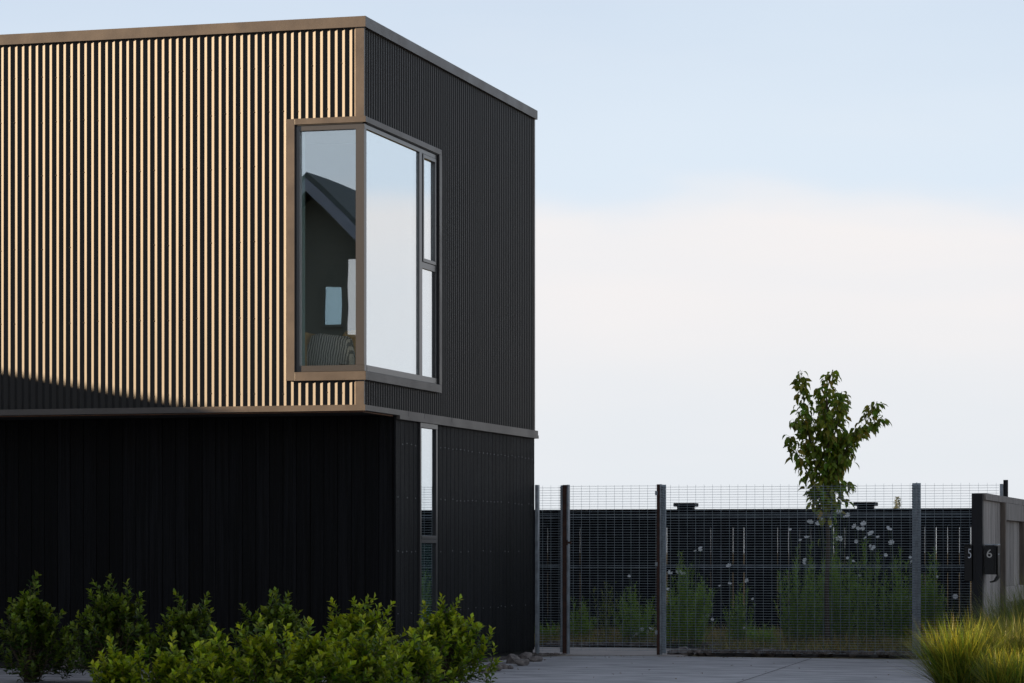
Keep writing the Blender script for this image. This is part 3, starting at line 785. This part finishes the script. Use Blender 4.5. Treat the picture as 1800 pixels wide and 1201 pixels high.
front = [(205, 20.6, 1128, .17, 21, 'low bright shrub tip at the front below the second shrub'), (300, 20.5, 1122, .16, 22, 'low yellow green shrub at the front in the left half of the row'),
         (368, 20.8, 1108, .20, 23, 'front shrub with one tall shoot below the third shrub'), (462, 21.0, 1090, .26, 24, 'broad front shrub below the blank black wall left of centre'),
         (545, 21.2, 1095, .24, 25, 'front shrub overlapping the left side of the dense bright shrub'), (635, 21.6, 1098, .26, 26, 'front shrub directly in front of the dense bright shrub'),
         (725, 22.4, 1112, .24, 27, 'front shrub at the right end below the slot window')]
for (px, Z_, top, r, sd, lb) in front:
    h_ = hz(top, Z_)
    rr = random.Random(sd)
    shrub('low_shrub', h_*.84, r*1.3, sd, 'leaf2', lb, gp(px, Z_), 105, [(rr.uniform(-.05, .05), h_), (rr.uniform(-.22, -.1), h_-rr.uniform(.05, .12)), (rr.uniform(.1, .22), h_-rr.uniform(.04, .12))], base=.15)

# ------------------------------------------------------------------ tree in the garden
ZT = 34.6
tb = at(1455, 0, ZT); tree = empty('young_tree', (tb.x, tb.y, 0), 'young slender tree with drooping leaves behind the wire mesh fence', 'tree')
def tp_(px, py, dy=0):
    q_ = at(px, py, ZT); return Vector((q_.x-tb.x, q_.y-tb.y+dy, q_.z))
rr = random.Random(17); tk = MB(); tl = MB()
trunk = [Vector((0, 0, 0)), tp_(1453, 1040), tp_(1456, 950), tp_(1452, 880), tp_(1455, 800), tp_(1456, 740), tp_(1452, 690), tp_(1464, 650)]
tk.tube(trunk, .032, .005, 8)
brs = [([(1455, 905), (1438, 840), (1422, 770), (1412, 700), (1408, 655)], 0, 1.1), ([(1456, 890), (1474, 830), (1490, 775), (1520, 745), (1540, 705)], .1, 1.0),
       ([(1490, 775), (1530, 750), (1555, 735)], .1, .8), ([(1455, 900), (1430, 850), (1405, 800), (1392, 770)], -.15, .8), ([(1454, 860), (1474, 810), (1488, 805), (1500, 812)], -.2, .8),
       ([(1453, 880), (1468, 855), (1482, 850), (1492, 862)], .2, .7), ([(1453, 900), (1434, 872), (1416, 856)], .1, .7), ([(1454, 800), (1478, 740), (1486, 690)], -.25, 1.0),
       ([(1455, 820), (1440, 760), (1446, 700), (1438, 680)], .25, .8), ([(1456, 850), (1462, 780), (1470, 720), (1478, 700)], .3, 1), ([(1454, 860), (1436, 800), (1420, 745), (1400, 745)], -.3, .9),
       ([(1454, 915), (1440, 890), (1425, 880)], -.05, .7), ([(1455, 915), (1470, 885), (1488, 880)], .05, .7), ([(1455, 840), (1490, 790), (1505, 760)], -.1, .9), ([(1453, 830), (1460, 770), (1455, 730)], -.3, 1), ([(1456, 890), (1462, 840), (1480, 790), (1478, 760)], .25, 1)]
def tleaf(p, out):
    d = (out*.8+Vector((0, 0, rr.uniform(-1.2, .1)))+Vector((rr.gauss(0, .3), rr.gauss(0, .3), 0))).normalized()
    Lf = rr.uniform(.072, .115)
    q_ = p+d*.02+Vector((0, 0, .005))
    tk.tube([p, q_], .0012, .001, 3)
    tl.leaf(q_, d, (out+U*.6+Vector((rr.gauss(0,.5),rr.gauss(0,.5),0))), Lf, Lf*.47, max(0, min(1, rr.gauss(.15, .3))), rr.uniform(.15, .75), seg=3)
for pts, dy, dens in brs:
    P = [tp_(px, py, dy*k/(len(pts)-1)) for k, (px, py) in enumerate(pts)]
    tk.tube(P, .011, .003, 5)
    for k in range(len(P)-1):
        A, B = P[k], P[k+1]; n_ = int((B-A).length/.0054*dens*(.55 if k == 0 else 1))
        for i in range(n_):
            p = A.lerp(B, rr.random()); a = rr.uniform(0, 6.28); out = Vector((cos(a), sin(a), 0))
            p2 = p+out*rr.uniform(0, .085)*(.55 if k == len(P)-2 else 1)+Vector((0, 0, rr.uniform(-.02, .05)))
            if rr.random() < .3: tk.tube([p, p2], .002, .0012, 3)
            tleaf(p2, out)
for k in range(6):
    A, B = trunk[k+1], trunk[k+2] if k+2 < len(trunk) else trunk[-1]
    for i in range(int((B-A).length*(170 if k >= 2 else 8))):
        p = A.lerp(B, rr.random()); a = rr.uniform(0, 6.28); out = Vector((cos(a), sin(a), 0)); p2 = p+out*rr.uniform(.0, .16)*(1 if k < 5 else .4)
        if k >= 1: tleaf(p2, out)
tk.build('trunk', 'stem', tree); tl.build('crown', 'tleaf', tree)

# ------------------------------------------------------------------ feathery flowering plants
def feathery(px, Z_, top, w_, seed, label, flowers=(), n=26, dens=1.0, mt='feather'):
    q_ = at(px, 0, Z_); h_ = zat(top, Z_); rr = random.Random(seed); Wd = w_/F_PX*Z_/2
    root = empty('feathery_plant', (q_.x, q_.y, 0.03), label, 'plant', 'feathery flowering plants behind the mesh')
    st = MB(); lf = MB()
    for k in range(int(n*1.5)):
        a = rr.uniform(0, 6.28); R = Wd*sqrt(rr.random()); n = n; hh_ = h_*(1-.45*(R/Wd)**1.3)*rr.uniform(.45, 1.0)
        b = Vector((cos(a)*R*.55+rr.uniform(-.05, .05), sin(a)*R*.55+rr.uniform(-.05, .05), 0)); t_ = Vector((cos(a)*R, sin(a)*R, hh_)); m_ = Vector((t_.x*.72, t_.y*.72, hh_*.5))
        st.tube([b, m_, t_], .004, .0012, 4)
        for i in range(int(hh_*120*dens)):
            f = rr.uniform(.12, 1)
            p = b.lerp(m_, f*2) if f < .5 else m_.lerp(t_, f*2-1)
            aa = rr.uniform(0, 6.28); out = Vector((cos(aa), sin(aa), rr.uniform(.3, 1.3)))
            lf.blade(p, out, U, rr.uniform(.05, .12)*(1.15-.5*f), .0066, .2, rr.random()*.6, 2)
            if rr.random() < .35:
                e = p+out.normalized()*.05
                for _ in range(2): lf.blade(e, (out+Vector((rr.gauss(0, .6), rr.gauss(0, .6), rr.gauss(0, .4)))), U, .05, .0042, .1, rr.random()*.6, 2)
    lf.build('foliage', mt, root); st.build('stem', 'gstem', root)
    for (fxp, fyp, fs) in flowers:
        c = at(fxp, fyp, Z_-.05+rr.uniform(-.1, .1)); c = Vector((c.x-q_.x, c.y-q_.y, c.z-.03))
        fl = MB(); ax = (Vector((rr.gauss(0, .45), -1+rr.gauss(0, .2), rr.uniform(.2, 1.3)))).normalized(); s1 = ax.orthogonal().normalized(); s2 = ax.cross(s1)
        R = fs/F_PX*Z_/2*1.22; st0 = rr.uniform(0, 6)
        fl.tube([Vector((0, 0, 0)), ax*R*.15], R*.22, R*.1, 7)
        for i in range(rr.choice([6, 7, 8])):
            a_ = st0+i*2*pi/7; u = s1*cos(a_)+s2*sin(a_); v = s2*cos(a_)-s1*sin(a_)
            cup = rr.uniform(.1, .45)
            pts = [u*R*.1-v*R*.1, u*R*.62-v*R*.36+ax*R*cup*.4, u*R*.98-v*R*.2+ax*R*cup, u*R*1.02+v*R*.18+ax*R*cup, u*R*.62+v*R*.36+ax*R*cup*.4, u*R*.1+v*R*.1]
            fl.poly(pts)
        o = fl.build('flower', 'petal', root); o.location = c
        sm = MB().tube([Vector((0, 0, 0)), Vector((-c.x*.1, -c.y*.1, -.16)), Vector((-c.x*.35, -c.y*.35, -c.z*.45))], .0016, .0025, 4)
        so_ = sm.build('flower_stalk', 'gstem', root); so_.location = c
    return root
feathery(1205, 34.5, 968, 110, 1, 'feathery green plant right of the gate hinge post', [(1178, 1007, 8), (1193, 1006, 9), (1201, 1009, 7), (1232, 965, 8), (1222, 969, 5), (1174, 1036, 5), (1244, 1083, 7), (1252, 1089, 5)], 42, 1.3)
feathery(1300, 35, 1018, 60, 2, 'slim feathery plant halfway along the widest mesh panel', [(1281, 995, 8), (1313, 1021, 7), (1283, 1026, 6), (1323, 1053, 4), (1265, 1030, 4), (1308, 1104, 4)], 16)
feathery(1340, 34.4, 1085, 80, 12, 'low feathery plant left of the tall flowering plants', [], 20)
feathery(1405, 35.0, 930, 90, 3, 'feathery plant with white flowers left of the young tree', [(1424, 918, 10), (1419, 945, 9), (1407, 950, 5), (1389, 931, 5), (1415, 985, 7), (1413, 990, 6)], 34, 1.2)
feathery(1468, 35.6, 905, 100, 4, 'tall plant crowned with the largest white flowers below the tree', [(1441, 903, 11), (1438, 921, 9), (1445, 914, 8), (1474, 900, 12), (1452, 904, 8), (1458, 923, 10), (1490, 906, 8), (1475, 948, 11), (1456, 891, 9), (1484, 909, 4), (1457, 910, 6)], 40, 1.1)
feathery(1528, 35.2, 930, 90, 5, 'feathery plant with white flowers right of the young tree', [(1502, 926, 9), (1508, 929, 6), (1518, 921, 9), (1516, 930, 8), (1531, 938, 10), (1521, 946, 6), (1505, 952, 6), (1543, 944, 6), (1530, 960, 5), (1536, 962, 6), (1532, 966, 6), (1490, 981, 5), (1557, 976, 6), (1500, 987, 5), (1511, 1012, 5)], 26, .9)
feathery(1590, 35.0, 950, 100, 6, 'bushy feathery plant left of the galvanised post near the tussock', [(1561, 929, 7), (1567, 954, 9), (1600, 980, 5), (1602, 988, 6), (1566, 931, 4), (1594, 1050, 5)], 40, 1.3)
feathery(1638, 35.2, 945, 60, 7, 'feathery plant right of the galvanised post near the tussock', [(1647, 1014, 4), (1679, 1049, 8)], 24, 1.2)
feathery(1115, 36.4, 1020, 100, 8, 'feathery green plant behind the right half of the gate', [(1106, 1013, 5), (1128, 1107, 7), (1143, 1105, 5), (1114, 1118, 7), (1120, 1115, 6), (1138, 1111, 6), (1148, 1106, 4)], 30, 1.2)
feathery(1020, 36.4, 1045, 70, 9, 'feathery green plant behind the left half of the gate', [], 24, 1.2)
feathery(965, 36.5, 1085, 60, 10, 'low feathery plant behind the narrow mesh panel', [], 18, 1.2)
feathery(1062, 36.6, 990, 60, 11, 'thin brown leaved plant behind the middle of the gate', [], 9, .5, 'tleaf')

# ground cover: low weeds in the garden bed
gc = MB(); rr = random.Random(8)
for k in range(26000):
    y = rr.uniform(6.3, 13.6); x = rr.uniform(-1.5, 5.15)
    if x < 1.78 and y < 8.4: continue
    d_ = noise.noise(Vector((x*1.3, y*1.3, 5)))
    if d_ < -.25 and rr.random() < .7: continue
    a = rr.uniform(0, 6.28); out = Vector((cos(a)*.7, sin(a)*.7, 1))
    gc.blade(Vector((x, y, .02)), out, U, rr.uniform(.05, .20)*(1+.6*d_), rr.uniform(.004, .012), .5, max(0, min(1, rr.gauss(.4+.8*d_, .3))), 2)
tag(gc.build('ground_cover', 'gcov'), 'low olive and brown weeds covering the garden bed behind the mesh', 'weeds', kind='stuff')

# ------------------------------------------------------------------ tussock grasses on the right
def tussock(n, h_, r, seed, mt, label, loc, w=.0085, spread=1.0):
    rr = random.Random(seed); mb = MB()
    root = empty('tussock_grass', loc, label, 'grass clump', 'tussock grasses along the timber fence')
    for k in range(n):
        a = rr.uniform(0, 2*pi); q_ = rr.random()**.55
        b_ = rr.uniform(0, 2*pi); rb = r*.42*sqrt(rr.random())
        base = Vector((cos(b_)*rb, sin(b_)*rb, 0))
        lean = q_*rr.uniform(.45, 1.05)*spread
        d_ = (Vector((cos(a)*sin(lean), sin(a)*sin(lean), cos(lean)))+base*.8+Vector((rr.gauss(0, .07), rr.gauss(0, .07), 0))).normalized()
        Lg = h_*rr.uniform(.5, 1.06)*(1+.22*q_)
        mb.blade(base, d_, Vector((-sin(a), cos(a), .2)).cross(d_), Lg, w*rr.uniform(.5, 1.2), rr.uniform(.05, .8)*(.3+q_), max(0, min(1, rr.gauss(.35, .35))), 5)
    mb.build('blades', mt, root); return root
def tus(px, Z_, top, r, seed, mt, label, n=1500, spread=1.0):
    tussock(n, zat(top, Z_), r, seed, mt, label, gp(px, Z_), spread=spread)
tus(1685, 24.3, 1082, .40, 1, 'tuss', 'sunlit golden green tussock clump nearest the driveway', 2000, 1.15)
tus(1775, 23.6, 1135, .45, 2, 'tuss', 'green tussock clump at the bottom right corner', 1500, 1.0)
tus(1800, 24.6, 1075, .5, 3, 'tussg', 'dark green tussock at the right edge in front of the timber fence', 1800)
tus(1745, 26.3, 1072, .42, 4, 'tussg', 'tussock clump beside the black end post', 1500, .9)
tus(1780, 27.6, 1040, .42, 5, 'tussg', 'tussock clump right of the letterbox numbered 6', 1500, .85)
tus(1835, 27.0, 1015, .45, 6, 'tussg', 'tall tussock clump against the timber fence at the right edge', 1700, .85)
tus(1725, 25.6, 1094, .36, 8, 'tussg', 'green tussock between the golden clump and the end post', 1100, .9)

# far foliage seen just over the back fence
ft = at(1581, 0, 75); fo = empty('distant_shrub', (ft.x, ft.y, 0), 'pale distant foliage peeping over the black back fence', 'shrub')
mb = MB(); rr = random.Random(3)
for k in range(700):
    a = rr.uniform(0, 6.28); zz = rr.random(); R = .55*(1-zz)**.8*sqrt(rr.random())+.02
    p = Vector((cos(a)*R-.05*zz, sin(a)*R, zz*zat(876, 75)))
    mb.leaf(p, Vector((rr.gauss(0, 1), rr.gauss(0, 1), .8)), U, .11, .05, rr.random())
mb.build('foliage', 'farleaf', fo); MB().tube([(0, 0, 0), (0, 0, 2.0)], .03, .01).build('stem', 'stem', fo)
# dry leaf litter on the concrete edges
mb = MB(); rr = random.Random(12)
for k in range(170):
    e_ = rr.random()
    if e_ < .35: x, y = rr.uniform(.2, .7), rr.uniform(.6, 5.0)
    elif e_ < .8: x, y = rr.uniform(.8, 5.1), 5.55-abs(rr.gauss(0, .18))
    else: x, y = rr.uniform(.5, 5), rr.uniform(-1, 5.2)
    a = rr.uniform(0, 6.28)
    mb.leaf(Vector((x, y, .006)), Vector((cos(a), sin(a), .12)), U, rr.uniform(.02, .045), rr.uniform(.01, .02), rr.random(), .3)
M['litter'] = leafmat('dry_leaf', (.12, .08, .04), (.30, .22, .10), .1, .8)
tag(mb.build('leaf_litter', 'litter'), 'scattered small dry leaves on the concrete driveway', 'leaves', kind='stuff')
# small pale chip on the concrete
x, y = gpt(1066, 1157)
o = MB().prism([(-.014, 0, 0), (0, -.01, 0), (.014, .003, 0), (.004, .012, 0)], (0, 0, .012)).build('pebble', 'petal'); o.location = (x, y, .001)
tag(o, 'single tiny white pebble lying on the concrete in front of the gate', 'pebble')
